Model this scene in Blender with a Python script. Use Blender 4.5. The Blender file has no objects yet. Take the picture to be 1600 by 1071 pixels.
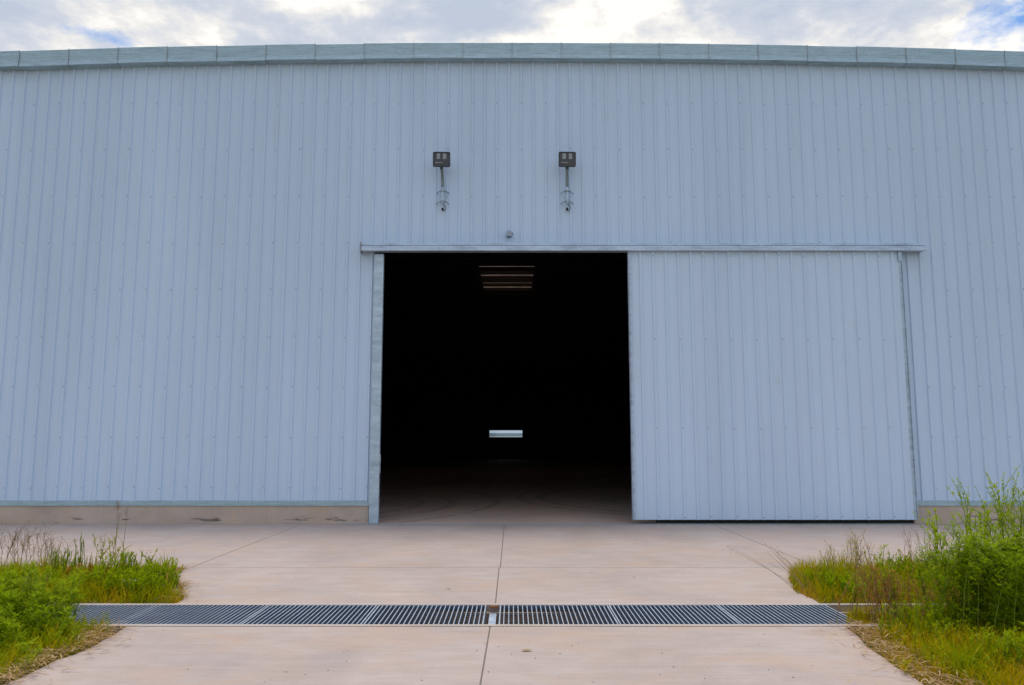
import bpy, math, random
from mathutils import Vector, noise as mnoise
rnd = random.Random(7)
S = bpy.context.scene
COL = S.collection
R = math.radians

# ------------------------------------------------------------------ camera
F, TH, H = 1232.0, R(7.2), 1.55          # focal length in px of a 1600 px wide frame, pitch, eye height
cam_d = bpy.data.cameras.new('camera'); cam = bpy.data.objects.new('camera', cam_d); COL.objects.link(cam)
cam_d.sensor_width = 36.0; cam_d.lens = 36.0 * F / 1600.0
cam_d.clip_start = 0.05; cam_d.clip_end = 5000
cam.location = (0, 0, H); cam.rotation_euler = (R(90) + TH, 0, 0)
S.camera = cam
CT, ST = math.cos(TH), math.sin(TH)

def ray(px, py):
    u = (px - 800.0) / F; v = (535.5 - py) / F
    return u, CT - v * ST, ST + v * CT
def G(px, py, z=0.0):                      # place on the ground seen at that spot of the photograph
    u, y, k = ray(px, py); t = (z - H) / k
    return Vector((u * t, y * t, z))
def P(px, py, Y):                          # place on an upright plane Y
    u, y, k = ray(px, py); t = Y / y
    return Vector((u * t, Y, H + k * t))

# ------------------------------------------------------------------ mesh helper
class MB:
    def __init__(s): s.v = []; s.f = []; s.m = []; s.t = []
    def vert(s, p, t=0.5):
        s.v.append((p[0], p[1], p[2])); s.t.append(t); return len(s.v) - 1
    def face(s, idx, m=0): s.f.append(tuple(idx)); s.m.append(m)
    def poly(s, pts, m=0, t=0.5): s.face([s.vert(p, t) for p in pts], m)
    def box(s, x0, x1, y0, y1, z0, z1, m=0):
        i = [s.vert(p) for p in ((x0,y0,z0),(x1,y0,z0),(x1,y1,z0),(x0,y1,z0),(x0,y0,z1),(x1,y0,z1),(x1,y1,z1),(x0,y1,z1))]
        for q in ((0,3,2,1),(4,5,6,7),(0,1,5,4),(1,2,6,5),(2,3,7,6),(3,0,4,7)): s.face([i[k] for k in q], m)
    def bar(s, x0, x1, y0, y1, z0, z1):               # bright top, sides coloured darker for the shade between bars
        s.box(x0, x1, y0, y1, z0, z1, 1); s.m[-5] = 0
    def prism(s, prof, x0, x1, m=0, caps=True):        # (y,z) outline swept along X
        a = [s.vert((x0, y, z)) for y, z in prof]; b = [s.vert((x1, y, z)) for y, z in prof]
        n = len(prof)
        for k in range(n): s.face((a[k], b[k], b[(k+1) % n], a[(k+1) % n]), m)
        if caps: s.face(a[::-1], m); s.face(b, m)
    def tube(s, pts, r0, r1=None, n=8, m=0, t=0.5, cap=True):
        r1 = r0 if r1 is None else r1
        pts = [Vector(p) for p in pts]; rings = []
        for k, p in enumerate(pts):
            d = (pts[min(k+1, len(pts)-1)] - pts[max(k-1, 0)]).normalized()
            a = d.cross(Vector((0.31, 0.17, 0.93)) if abs(d.z) < .9 else Vector((1, 0.1, 0))).normalized(); b = d.cross(a)
            r = r0 + (r1 - r0) * k / max(1, len(pts) - 1)
            rings.append([s.vert(p + (a * math.cos(6.28318*j/n) + b * math.sin(6.28318*j/n)) * r, t) for j in range(n)])
        for A, B in zip(rings, rings[1:]):
            for j in range(n): s.face((A[j], A[(j+1) % n], B[(j+1) % n], B[j]), m)
        if cap and n > 2: s.face(rings[0][::-1], m); s.face(rings[-1], m)
        return rings
    def leaf(s, p, d, L, w, t=0.5, m=0, droop=0.25, up=Vector((0, 0, 1))):
        d = d.normalized(); sd = d.cross(up)
        if sd.length < 1e-4: sd = Vector((1, 0, 0))
        sd.normalize(); n = sd.cross(d)
        a = s.vert(p, t); mid = p + d * (L * .5)
        l = s.vert(mid - sd * w * .5 + n * w * .15, t); r = s.vert(mid + sd * w * .5 + n * w * .15, t)
        e = s.vert(p + d * L + Vector((0, 0, -droop * L)), min(1, t + .06)); c = s.vert(mid + Vector((0, 0, .0)), t)
        s.face((a, l, c), m); s.face((a, c, r), m); s.face((l, e, c), m); s.face((c, e, r), m)
    def blade(s, p, d, h, w, bend, t=0.5, m=0):       # one grass blade
        d = Vector((d[0], d[1], 0)).normalized(); sd = Vector((-d.y, d.x, 0))
        ang = rnd.uniform(0, 3.14); sd = Vector((math.cos(ang), math.sin(ang), 0))
        prev = None
        for k, fr in enumerate((0, .4, .75, 1.0)):
            c = p + Vector((0, 0, h * fr * (1 - .25 * bend * fr))) + d * (h * bend * fr * fr)
            if k == 3:
                e = s.vert(c, t); s.face((prev[0], prev[1], e), m)
            else:
                ww = w * (1, .85, .5)[k] * .5
                q = (s.vert(c - sd * ww, t), s.vert(c + sd * ww, t))
                if prev: s.face((prev[0], prev[1], q[1], q[0]), m)
                prev = q
    def build(s, name, mats, parent=None, smooth=False):
        me = bpy.data.meshes.new(name); me.from_pydata(s.v, [], s.f)
        for mt in (mats if isinstance(mats, (list, tuple)) else [mats]): me.materials.append(mt)
        me.polygons.foreach_set('material_index', s.m)
        if smooth: me.polygons.foreach_set('use_smooth', [True] * len(s.f))
        at = me.attributes.new('tint', 'FLOAT', 'POINT'); at.data.foreach_set('value', s.t)
        me.update()
        o = bpy.data.objects.new(name, me); COL.objects.link(o)
        if parent: o.parent = parent
        return o

def empty(name, loc=(0, 0, 0), label=None, cat=None, group=None):
    o = bpy.data.objects.new(name, None); COL.objects.link(o); o.location = loc; o.empty_display_size = .2
    tag(o, label, cat, group); return o
def tag(o, label=None, cat=None, group=None, kind=None):
    if label: o['label'] = label
    if cat: o['category'] = cat
    if group: o['group'] = group
    if kind: o['kind'] = kind
    return o
def copy_tree(o, parent=None):
    c = o.copy(); COL.objects.link(c); c.parent = parent
    for ch in [x for x in list(COL.objects) if x.parent == o]: copy_tree(ch, c)
    return c

# ------------------------------------------------------------------ materials
def mat(name):
    m = bpy.data.materials.new(name); m.use_nodes = True
    nt = m.node_tree; return m, nt, nt.nodes['Principled BSDF']
def nd(nt, typ, **kw):
    n = nt.nodes.new(typ)
    for k, v in kw.items(): setattr(n, k, v)
    return n
def ramp(nt, src, stops):
    r = nd(nt, 'ShaderNodeValToRGB'); e = r.color_ramp.elements
    while len(e) < len(stops): e.new(.5)
    for k, (p, c) in enumerate(stops):
        e[k].position = p; e[k].color = (*c, 1) if len(c) == 3 else c
    nt.links.new(src, r.inputs[0]); return r.outputs[0]
def noise(nt, vec, scale, detail=4, rough=.55, dist=0):
    n = nd(nt, 'ShaderNodeTexNoise'); n.inputs['Scale'].default_value = scale; n.inputs['Detail'].default_value = detail
    n.inputs['Roughness'].default_value = rough; n.inputs['Distortion'].default_value = dist
    nt.links.new(vec, n.inputs['Vector']); return n.outputs[0]
def mapping(nt, vec, scale=(1, 1, 1), loc=(0, 0, 0)):
    n = nd(nt, 'ShaderNodeMapping'); n.inputs['Scale'].default_value = scale; n.inputs['Location'].default_value = loc
    nt.links.new(vec, n.inputs['Vector']); return n.outputs[0]
def mix(nt, fac, a, b, typ='MIX'):
    n = nd(nt, 'ShaderNodeMix', data_type='RGBA', blend_type=typ)
    for sock, val in ((n.inputs[0], fac), (n.inputs[6], a), (n.inputs[7], b)):
        if hasattr(val, 'is_output'): nt.links.new(val, sock)
        elif isinstance(val, (tuple, list)): sock.default_value = (*val, 1) if len(val) == 3 else val
        else: sock.default_value = val
    return n.outputs[2]
def mth(nt, op, a, b=None, c=None):
    n = nd(nt, 'ShaderNodeMath', operation=op)
    for k, val in enumerate((a, b, c)):
        if val is None: continue
        if hasattr(val, 'is_output'): nt.links.new(val, n.inputs[k])
        else: n.inputs[k].default_value = val
    return n.outputs[0]
def pos(nt): return nd(nt, 'ShaderNodeNewGeometry').outputs['Position']
def bump(nt, bs, h, strength=.2, dist=.01):
    b = nd(nt, 'ShaderNodeBump'); b.inputs['Strength'].default_value = strength; b.inputs['Distance'].default_value = dist
    nt.links.new(h, b.inputs['Height']); nt.links.new(b.outputs[0], bs.inputs['Normal'])

def simple(name, col, rough=.6, metal=0, var=.12, scale=8):
    m, nt, bs = mat(name); n = noise(nt, pos(nt), scale)
    nt.links.new(ramp(nt, n, [(.3, tuple(c*(1-var) for c in col)), (.7, tuple(min(1, c*(1+var)) for c in col))]), bs.inputs['Base Color'])
    bs.inputs['Roughness'].default_value = rough; bs.inputs['Metallic'].default_value = metal
    return m

def m_paint(name, col, tilt=0):
    m, nt, bs = mat(name); p = pos(nt)
    big = noise(nt, mapping(nt, p, (.9, .9, .12)), 1.0, 5, .6)
    streak = noise(nt, mapping(nt, p, (9, 9, .35)), 1.0, 4, .6)
    # each sheet of the cladding is a touch different
    sx = nd(nt, 'ShaderNodeSeparateXYZ'); nt.links.new(p, sx.inputs[0])
    sheet = mth(nt, 'FLOOR', mth(nt, 'ADD', sx.outputs[0], .11))
    wn = nd(nt, 'ShaderNodeTexWhiteNoise', noise_dimensions='1D'); nt.links.new(sheet, wn.inputs['W'])
    a = ramp(nt, big, [(.3, tuple(c*.95 for c in col)), (.7, tuple(c*1.04 for c in col))])
    b = mix(nt, .45, a, ramp(nt, streak, [(.3, (.95,.95,.95)), (.65, (1,1,1))]), 'MULTIPLY')
    c = mix(nt, 1.0, b, ramp(nt, wn.outputs[0], [(0, (.965,.97,.975)), (1, (1,1,1))]), 'MULTIPLY')
    dirt = noise(nt, mapping(nt, p, (3, 3, .6)), 1.0, 8, .7)
    c = mix(nt, ramp(nt, dirt, [(.60, (0,0,0)), (.8, (.22,.22,.22))]), c, (.40,.38,.34))
    nt.links.new(c, bs.inputs['Base Color'])
    bs.inputs['Roughness'].default_value = .42
    bs.inputs['Specular IOR Level'].default_value = .35
    bump(nt, bs, noise(nt, mapping(nt, p, (1.2, 1.2, .5)), 1.6, 3), .05, .03)
    return m

def m_galv(name, col=(.50,.56,.58), rough=.42, metal=.75, streak=(.8, 3, 4)):
    m, nt, bs = mat(name); p = pos(nt)
    vo = nd(nt, 'ShaderNodeTexVoronoi'); vo.inputs['Scale'].default_value = 55; nt.links.new(p, vo.inputs['Vector'])
    wn = nd(nt, 'ShaderNodeTexWhiteNoise'); nt.links.new(vo.outputs['Color'], wn.inputs['Vector'])
    n = noise(nt, mapping(nt, p, streak), 2.2, 7, .65)
    a = ramp(nt, n, [(.3, tuple(c*.72 for c in col)), (.5, col), (.72, tuple(min(1, c*1.2) for c in col))])
    b = mix(nt, .55, a, ramp(nt, wn.outputs[0], [(0, (.72,.74,.76)), (1, (1,1,1))]), 'MULTIPLY')
    nt.links.new(b, bs.inputs['Base Color'])
    nt.links.new(ramp(nt, noise(nt, p, 14, 4), [(.3, (rough-.1,)*3), (.7, (rough+.15,)*3)]), bs.inputs['Roughness'])
    bs.inputs['Metallic'].default_value = metal
    return m

def m_concrete(name, col, kind='out'):
    m, nt, bs = mat(name); p = pos(nt)
    big = noise(nt, mapping(nt, p, (.55, .35, 1)), 1.0, 6, .62, .6)
    mid = noise(nt, mapping(nt, p, (2.2, 4.5, 2)), 1.0, 7, .68)
    brush = noise(nt, mapping(nt, p, (1.3, 26, 3)), 1.0, 5, .6)
    fine = noise(nt, p, 55, 5, .7)
    a = ramp(nt, big, [(.28, tuple(c*.86 for c in col)), (.5, col), (.74, (min(1,col[0]*1.10), min(1,col[1]*1.11), min(1,col[2]*1.13)))])
    a = mix(nt, .75, a, ramp(nt, mid, [(.3, (.84,.82,.80)), (.62, (1,1,1))]), 'MULTIPLY')
    a = mix(nt, .65, a, ramp(nt, brush, [(.3, (.87,.865,.86)), (.6, (1,1,1))]), 'MULTIPLY')
    a = mix(nt, .7, a, ramp(nt, fine, [(.3, (.88,.88,.88)), (.6, (1,1,1))]), 'MULTIPLY')
    # ochre washes and small dark spots
    och = noise(nt, mapping(nt, p, (.9, 1.6, 1), (7.3, 2.1, 0)), 1.0, 7, .65, .8)
    a = mix(nt, ramp(nt, och, [(.48, (0,0,0)), (.72, (.7,.7,.7))]), a, (col[0]*.97, col[1]*.84, col[2]*.68))
    grey = noise(nt, mapping(nt, p, (.7, 1.1, 1), (1.3, 9.1, 0)), 1.0, 7, .7, .5)
    a = mix(nt, ramp(nt, grey, [(.53, (0,0,0)), (.72, (.55,.55,.55))]), a, (col[0]*.70, col[1]*.73, col[2]*.77))
    spots = noise(nt, mapping(nt, p, (7, 16, 7)), 1.0, 3, .75)
    a = mix(nt, ramp(nt, spots, [(.69, (0,0,0)), (.76, (.45,.45,.45))]), a, (col[0]*.42, col[1]*.37, col[2]*.34))
    if kind == 'in':                                     # tyre arcs in the dust
        def arc(cx, cy, r, w):
            sx = nd(nt, 'ShaderNodeSeparateXYZ'); nt.links.new(p, sx.inputs[0])
            dx = mth(nt, 'SUBTRACT', sx.outputs[0], cx); dy = mth(nt, 'SUBTRACT', sx.outputs[1], cy)
            rr = mth(nt, 'SQRT', mth(nt, 'ADD', mth(nt, 'MULTIPLY', dx, dx), mth(nt, 'MULTIPLY', dy, dy)))
            d = mth(nt, 'ABSOLUTE', mth(nt, 'SUBTRACT', rr, r))
            return mth(nt, 'LESS_THAN', d, w)
        tr = noise(nt, p, 3.2, 5, .7)
        for q in ((-7.2, 20.2, 4.9, .10), (-7.0, 20.2, 5.5, .12), (7.5, 22.5, 6.7, .11), (7.7, 22.6, 7.5, .10), (-9.5, 21, 9.1, .09)):
            k = mth(nt, 'MULTIPLY', arc(*q), ramp(nt, tr, [(.35, (0,0,0)), (.6, (.7,.7,.7))]))
            a = mix(nt, k, a, (col[0]*.45, col[1]*.45, col[2]*.46))
    if kind == 'plinth':                                 # splash dirt and dark chipped patches low on the plinth
        sx = nd(nt, 'ShaderNodeSeparateXYZ'); nt.links.new(p, sx.inputs[0])
        pat = noise(nt, mapping(nt, p, (1.0, 1, 7)), 1.4, 8, .68)
        low = mth(nt, 'LESS_THAN', sx.outputs[2], .15)
        k = mth(nt, 'MULTIPLY', ramp(nt, pat, [(.57, (0,0,0)), (.63, (.8,.8,.8))]), low)
        a = mix(nt, k, a, (.085, .075, .07))
        sx2 = mth(nt, 'LESS_THAN', mth(nt, 'ABSOLUTE', mth(nt, 'SUBTRACT', mth(nt, 'FRACT', mth(nt, 'MULTIPLY', sx.outputs[0], 1/1.05)), .5)), .008)
        a = mix(nt, mth(nt, 'MULTIPLY', sx2, .14), a, (.12, .10, .09))
    nt.links.new(a, bs.inputs['Base Color'])
    bs.inputs['Roughness'].default_value = .88 if kind != 'in' else .7
    bs.inputs['Specular IOR Level'].default_value = .25
    bump(nt, bs, fine, .25, .006)
    return m

def m_leaf(name, stops, trans=.35, rough=.5):
    m, nt, bs = mat(name)
    at = nd(nt, 'ShaderNodeAttribute', attribute_name='tint')
    n = noise(nt, pos(nt), 3.0, 4)
    v = mth(nt, 'ADD', mth(nt, 'MULTIPLY', at.outputs['Fac'], .75), mth(nt, 'MULTIPLY', mth(nt, 'SUBTRACT', n, .5), .5))
    v = mth(nt, 'ADD', v, .125)
    c = ramp(nt, v, stops)
    nt.links.new(c, bs.inputs['Base Color']); bs.inputs['Roughness'].default_value = rough
    bs.inputs['Specular IOR Level'].default_value = .06
    tr = nd(nt, 'ShaderNodeBsdfTranslucent'); nt.links.new(c, tr.inputs['Color'])
    ms = nd(nt, 'ShaderNodeMixShader'); ms.inputs[0].default_value = trans
    nt.links.new(bs.outputs[0], ms.inputs[1]); nt.links.new(tr.outputs[0], ms.inputs[2])
    nt.links.new(ms.outputs[0], nt.nodes['Material Output'].inputs[0])
    return m

WALLC = (.60, .73, .88)
M = {}
M['paint'] = m_paint('painted_cladding', WALLC)
M['doorpaint'] = m_paint('painted_door_sheet', (.615, .74, .885))
M['galv'] = m_galv('galvanised_steel', (.50, .61, .70), .45, .5)
M['galv_gutter'] = m_galv('galvanised_gutter', (.42, .55, .60), .5, .4, (.9, 3, 22))
M['strap'] = simple('dark_lap_joint', (.38, .43, .44), .5, .4)
M['pole'] = m_galv('dull_galvanised_pole', (.26, .31, .31), .55, .4)
M['galv_pale'] = m_galv('pale_galvanised_steel', (.55, .65, .78), .5, .45)
M['grate'] = m_galv('galvanised_grating', (.46, .505, .57), .45, .2)
M['gap_shade'] = simple('bar_side_shade', (.11, .155, .225), .6)  # dim light in the grate gaps, put into the colour of sides and cross rods
M['screw'] = simple('screw_washer', (.33, .34, .33), .6)
M['concrete'] = m_concrete('weathered_concrete', (.455, .378, .346))
M['floor'] = m_concrete('dusty_hall_floor', (.68, .51, .43), 'in')
M['plinth'] = m_concrete('plinth_concrete', (.60, .49, .405), 'plinth')
M['rim'] = m_concrete('pale_mortar', (.50, .44, .40))
M['trough'] = m_concrete('drain_concrete', (.40, .33, .28))
M['seal'] = simple('joint_sealant', (.17, .145, .13), .9)
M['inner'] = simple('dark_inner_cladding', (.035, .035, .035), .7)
M['purlin'] = simple('dull_steel_purlin', (.07, .06, .055), .6, .2)
M['black'] = simple('black_plastic', (.032, .033, .038), .45)
M['rubber'] = simple('black_rubber', (.015, .015, .015), .8)
M['lens'] = simple('lamp_glass', (.045, .05, .06), .2)
M['reflector'] = simple('lamp_reflector', (.26, .29, .31), .3, .5)
M['white'] = simple('white_frame', (.75, .76, .78), .5)
M['sensor'] = simple('pale_sensor_shell', (.40, .48, .58), .4)
M['hill'] = simple('far_hills', (.055, .09, .115), .95, 0, .2, .02)
sm_, snt, sbs = mat('dirty_translucent_sheet'); M['skylight'] = sm_
stn = nd(snt, 'ShaderNodeBsdfTranslucent'); snt.links.new(ramp(snt, noise(snt, pos(snt), 2.0, 5), [(.3, (.03,.021,.016)), (.7, (.085,.06,.046))]), stn.inputs['Color'])
snt.links.new(stn.outputs[0], snt.nodes['Material Output'].inputs[0])
M['rust'] = simple('rusty_steel', (.30, .12, .04), .8, 0, .4, 30)
g = bpy.data.materials.new('window_glass'); g.use_nodes = True; M['glass'] = g
nt = g.node_tree; nt.nodes.remove(nt.nodes['Principled BSDF'])
tb = nd(nt, 'ShaderNodeBsdfTransparent'); tb.inputs[0].default_value = (.82, .88, .9, 1)
gb = nd(nt, 'ShaderNodeBsdfGlossy'); gb.inputs['Roughness'].default_value = .05
ms = nd(nt, 'ShaderNodeMixShader'); ms.inputs[0].default_value = .07
nt.links.new(tb.outputs[0], ms.inputs[1]); nt.links.new(gb.outputs[0], ms.inputs[2]); nt.links.new(ms.outputs[0], nt.nodes['Material Output'].inputs[0])

def m_soil():
    m, nt, bs = mat('dry_soil'); p = pos(nt)
    a = ramp(nt, noise(nt, p, 2.0, 8, .7), [(.3, (.075,.055,.03)), (.5, (.14,.105,.055)), (.7, (.22,.165,.09))])
    b = mix(nt, ramp(nt, noise(nt, p, .6, 6, .6), [(.45, (0,0,0)), (.6, (.75,.75,.75))]), a, (.085,.11,.02))
    nt.links.new(b, bs.inputs['Base Color']); bs.inputs['Roughness'].default_value = .95
    bump(nt, bs, noise(nt, p, 30, 6, .7), .6, .03); return m
M['soil'] = m_soil()
M['grass'] = m_leaf('grass_blades', [(0, (.62,.33,.04)), (.22, (.58,.37,.008)), (.45, (.42,.36,.002)), (.7, (.24,.32,.001)), (1, (.36,.46,.003))], .45)
M['straw'] = m_leaf('dry_straw', [(0, (.24,.13,.06)), (.5, (.48,.32,.16)), (1, (.66,.50,.30))], .25)
M['green'] = m_leaf('green_leaves', [(0, (.15,.20,.001)), (.5, (.25,.34,.001)), (1, (.44,.52,.004))], .5)
M['deep'] = m_leaf('deep_green_leaves', [(0, (.14,.21,.001)), (.5, (.26,.38,.002)), (1, (.43,.53,.004))], .52)
M['lime'] = m_leaf('lime_leaves', [(0, (.26,.36,.002)), (.5, (.38,.50,.005)), (1, (.50,.60,.03))], .5)
M['redbrown'] = m_leaf('red_brown_leaves', [(0, (.24,.07,.02)), (.5, (.36,.15,.02)), (1, (.44,.28,.02))], .3)
M['stem'] = m_leaf('green_stems', [(0, (.12,.17,.02)), (1, (.26,.32,.04))], .1)
M['drystem'] = m_leaf('dry_stems', [(0, (.18,.11,.05)), (1, (.38,.27,.13))], .1)
M['seed'] = m_leaf('brown_seed_heads', [(0, (.10,.045,.028)), (1, (.27,.16,.09))], .1)
M['yellow'] = m_leaf('yellow_petals', [(0, (.70,.42,.01)), (1, (.85,.60,.03))], .3)
M['petal'] = m_leaf('white_petals', [(0, (.75,.75,.72)), (1, (.85,.85,.85))], .3)

# ------------------------------------------------------------------ world and sun
SUN_EL, SUN_ROT = R(80), R(-6)
w = bpy.data.worlds.new('World'); S.world = w; w.use_nodes = True; nt = w.node_tree
bg = nt.nodes['Background']; bg.inputs['Strength'].default_value = .1
sky = nd(nt, 'ShaderNodeTexSky', sky_type='NISHITA'); sky.sun_disc = False
sky.sun_elevation = SUN_EL; sky.sun_rotation = SUN_ROT; sky.air_density = 1.0; sky.dust_density = .6; sky.ozone_density = 1.5
gen = nd(nt, 'ShaderNodeTexCoord').outputs['Generated']
sep = nd(nt, 'ShaderNodeSeparateXYZ'); nt.links.new(gen, sep.inputs[0])
n1 = noise(nt, mapping(nt, gen, (1, 1, 2.1), (3.1, 1.7, .4)), 3.2, 12, .60, 0)
n2 = noise(nt, mapping(nt, gen, (1, 1, 2.0), (8.2, 4.4, .7)), 5.2, 12, .60, 0)
n3 = noise(nt, gen, 1.1, 3, .5)
cov = mth(nt, 'ADD', n1, mth(nt, 'MULTIPLY', mth(nt, 'SUBTRACT', n3, .5), .35))
# thicker cloud towards the sun, more open blue behind the camera
cov = mth(nt, 'ADD', cov, mth(nt, 'MULTIPLY', sep.outputs[1], .04))
right = mth(nt, 'MAXIMUM', sep.outputs[0], 0.0)
cov = mth(nt, 'ADD', mth(nt, 'SUBTRACT', cov, mth(nt, 'MULTIPLY', right, .17)), .05)
n2 = mth(nt, 'ADD', n2, mth(nt, 'MULTIPLY', sep.outputs[0], .10))
covr = ramp(nt, cov, [(.42, (0,0,0)), (.50, (1,1,1))])
cc = ramp(nt, n2, [(.38, (5.2, 5.8, 7.0)), (.46, (6.3, 6.7, 7.5)), (.52, (8.4, 8.3, 8.2)), (.57, (10.6, 10.2, 9.6))])
skyc = mix(nt, 1.0, sky.outputs[0], (.72, .95, 1.15), 'MULTIPLY')
cc = mix(nt, 1.0, cc, ramp(nt, sep.outputs[2], [(.54, (.66,.66,.66)), (.80, (1.0,1.0,1.0))]), 'MULTIPLY')
fin = mix(nt, covr, skyc, cc)
nt.links.new(fin, bg.inputs['Color'])
sl = bpy.data.lights.new('sun', 'SUN'); so = bpy.data.objects.new('sun', sl); COL.objects.link(so)
sl.energy = 1.4; sl.angle = R(22); sl.color = (1, .91, .79)
sd = Vector((math.sin(SUN_ROT)*math.cos(SUN_EL), math.cos(SUN_ROT)*math.cos(SUN_EL), math.sin(SUN_EL)))
so.rotation_euler = sd.to_track_quat('Z', 'Y').to_euler(); so.location = sd * 60
S.view_settings.view_transform = 'Standard'; S.view_settings.look = 'None'; S.view_settings.gamma = 1
S.view_settings.exposure = 0.64

# ------------------------------------------------------------------ warehouse
YW = 15.5                                     # plane of the cladding pans
PITCH = .25
def rib_profile(x0, x1, phase):
    """(x, how far it stands out) across the sheet; narrow ribs with two shallow swages in each pan"""
    pts = []
    k0 = int(math.floor((x0 - phase) / PITCH)) - 1; k1 = int(math.ceil((x1 - phase) / PITCH)) + 1
    for k in range(k0, k1 + 1):
        c = phase + k * PITCH
        for dx, d in ((-.030,0),(-.017,.032),(.017,.032),(.030,0),(.085,0),(.090,0.0012),(.098,0.0012),(.103,0),(.147,0),(.152,0.0012),(.160,0.0012),(.165,0)):
            pts.append((c + dx, d))
    pts.sort()
    def at(x):
        for (a, da), (b, db) in zip(pts, pts[1:]):
            if a <= x <= b: return da + (db - da) * (x - a) / max(1e-9, b - a)
        return 0
    return [(x0, at(x0))] + [q for q in pts if x0 < q[0] < x1] + [(x1, at(x1))]
def clad(mb, x0, x1, z0, z1, Y, phase, m=0):
    pr = rib_profile(x0, x1, phase)
    lo = [mb.vert((x, Y - d, z0)) for x, d in pr]; hi = [mb.vert((x, Y - d, z1)) for x, d in pr]
    for k in range(len(pr) - 1): mb.face((lo[k], lo[k+1], hi[k+1], hi[k]), m)
def screw(mb, x, y, z, r=.012, m=1):
    n = 6; c = [mb.vert((x + r*math.cos(6.283*k/n), y - .004, z + r*math.sin(6.283*k/n))) for k in range(n)]
    b = [mb.vert((x + r*math.cos(6.283*k/n), y + .003, z + r*math.sin(6.283*k/n))) for k in range(n)]
    mb.face(c[::-1], m)
    for k in range(n): mb.face((b[k], c[k], c[(k+1)%n], b[(k+1)%n]), m)

XB0, XB1, YB = -17.0, 17.0, 72.0
XL = P(579, 700, YW).x                         # left edge of the opening (cladding ends here)
XR = P(1000, 700, YW).x
ZD = P(800, 386, YW).z                         # head of the opening
ZBASE = P(400, 782.5, YW).z; ZPL = P(400, 790.5, YW).z
ZTOP = P(800, 92, YW).z
GY0, GY1 = YW - .17, YW - .034                 # gutter: front and back face
ZG1 = P(800, 66.5, GY0).z; ZG0 = P(800, 91.5, GY0).z
def camber(x):                                 # the eaves line is slightly crowned
    a = abs(x)
    return -.19 * (min(a, 11) / 10.4) ** 2 - max(0, a - 11) * .037
PH = P(45, 300, YW).x % PITCH

wh = empty('warehouse', (0, YW, 0), 'large pale blue-grey corrugated metal warehouse with one tall sliding door open', 'building')
wh_off = Vector((0, YW, 0))
def wpart(mb, name, mats, parent=None, smooth=False):
    mb.v = [(x, y - YW, z) for x, y, z in mb.v]
    return mb.build(name, mats, parent or wh, smooth)

rows = [P(100, q, YW).z for q in (163, 235, 308, 381, 453, 527, 605, 683, 762)]
mb = MB()
clad(mb, XB0, XL, ZBASE, ZTOP + .02, YW, PH)
clad(mb, XL, XR, ZD, ZTOP + .02, YW, PH)
clad(mb, XR, XB1, ZBASE, ZTOP + .02, YW, PH)
k = int((XB0 - PH) / PITCH)
while PH + k * PITCH < XB1:
    x = PH + k * PITCH
    if k % 2 == 0:
        for z in rows:
            if XL - .05 < x < XR + .05 and z < ZD + .1: continue
            screw(mb, x + rnd.uniform(-.006, .006), YW - .0325, z + rnd.uniform(-.02, .02))
    k += 1
wpart(mb, 'wall_cladding', [M['paint'], M['screw']])

# plinth and drip flashing
mb = MB(); mb.box(XB0, XL - .012, YW - .012, YW + .25, -.05, ZPL - .004); wpart(mb, 'plinth', M['plinth'])
mb = MB(); mb.box(P(1437, 795, YW).x - .12, XB1, YW - .012, YW + .25, -.05, ZPL - .004)
wpart(mb, 'plinth', M['plinth'])
mb = MB()
prof = [(YW - .034, ZPL), (YW - .034, ZBASE - .004), (YW - .030, ZBASE + .0), (YW + .05, ZBASE - .006), (YW + .05, ZPL)]
x = XB0
while x < XL - .1:
    x1 = min(x + 2.0, XL); mb = MB(); mb.prism(prof, x + .001, x1 - .001); x = x1; wpart(mb, 'base_flashing', M['galv_gutter'])
x = XR + 1.0
while x < XB1:
    x1 = min(x + 2.0, XB1); mb = MB(); mb.prism(prof, x + .001, x1 - .001); x = x1; wpart(mb, 'base_flashing', M['galv_gutter'])

# gutter in one-metre lengths with lapped joints
gut = empty('gutter', (0, 0, 0)); gut.parent = wh
STEP = 1.012
xs = [P(30, 90, GY0).x + k * STEP for k in range(-6, 27)]
for k, (a, b) in enumerate(zip(xs, xs[1:])):
    mb = MB(); ta, tb_ = camber(a), camber(b)
    jz = rnd.uniform(-.006, .006); jy = rnd.uniform(-.005, .005)
    pr = [(GY0 + jy - .014, ZG0 + .004), (GY0 + jy - .008, ZG0), (GY1, ZG0 - .012), (GY1, ZG0 + .02), (GY0 + .03, ZG0 + .035), (GY0 + .028, ZG1 - .05), (GY0 + .05, ZG1 - .03), (GY0 + .05, ZG1 - .008), (GY0 + .008 + jy, ZG1), (GY0 + jy, ZG1 - .008), (GY0 + jy + .004, ZG0 + .095)]
    A = [mb.vert((a + .003, y, z + ta + jz)) for y, z in pr]; B = [mb.vert((b - .003, y, z + tb_ + jz)) for y, z in pr]
    n = len(pr)
    for q in range(n): mb.face((A[q], B[q], B[(q+1) % n], A[(q+1) % n]))
    mb.face(A[::-1]); mb.face(B)
    wpart(mb, 'gutter_section', M['galv_gutter'], gut)
    mb = MB(); c = camber(b)
    mb.prism([(GY0 - .022, ZG0 + c - .008), (GY1, ZG0 + c - .026), (GY1, ZG0 + c - .018), (GY0 - .016, ZG0 + c - .002), (GY0 - .008, ZG1 + c + .004), (GY0 - .013, ZG1 + c + .004)], b - .006, b + .006)
    wpart(mb, 'joint_strap', M['strap'], gut)

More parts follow.
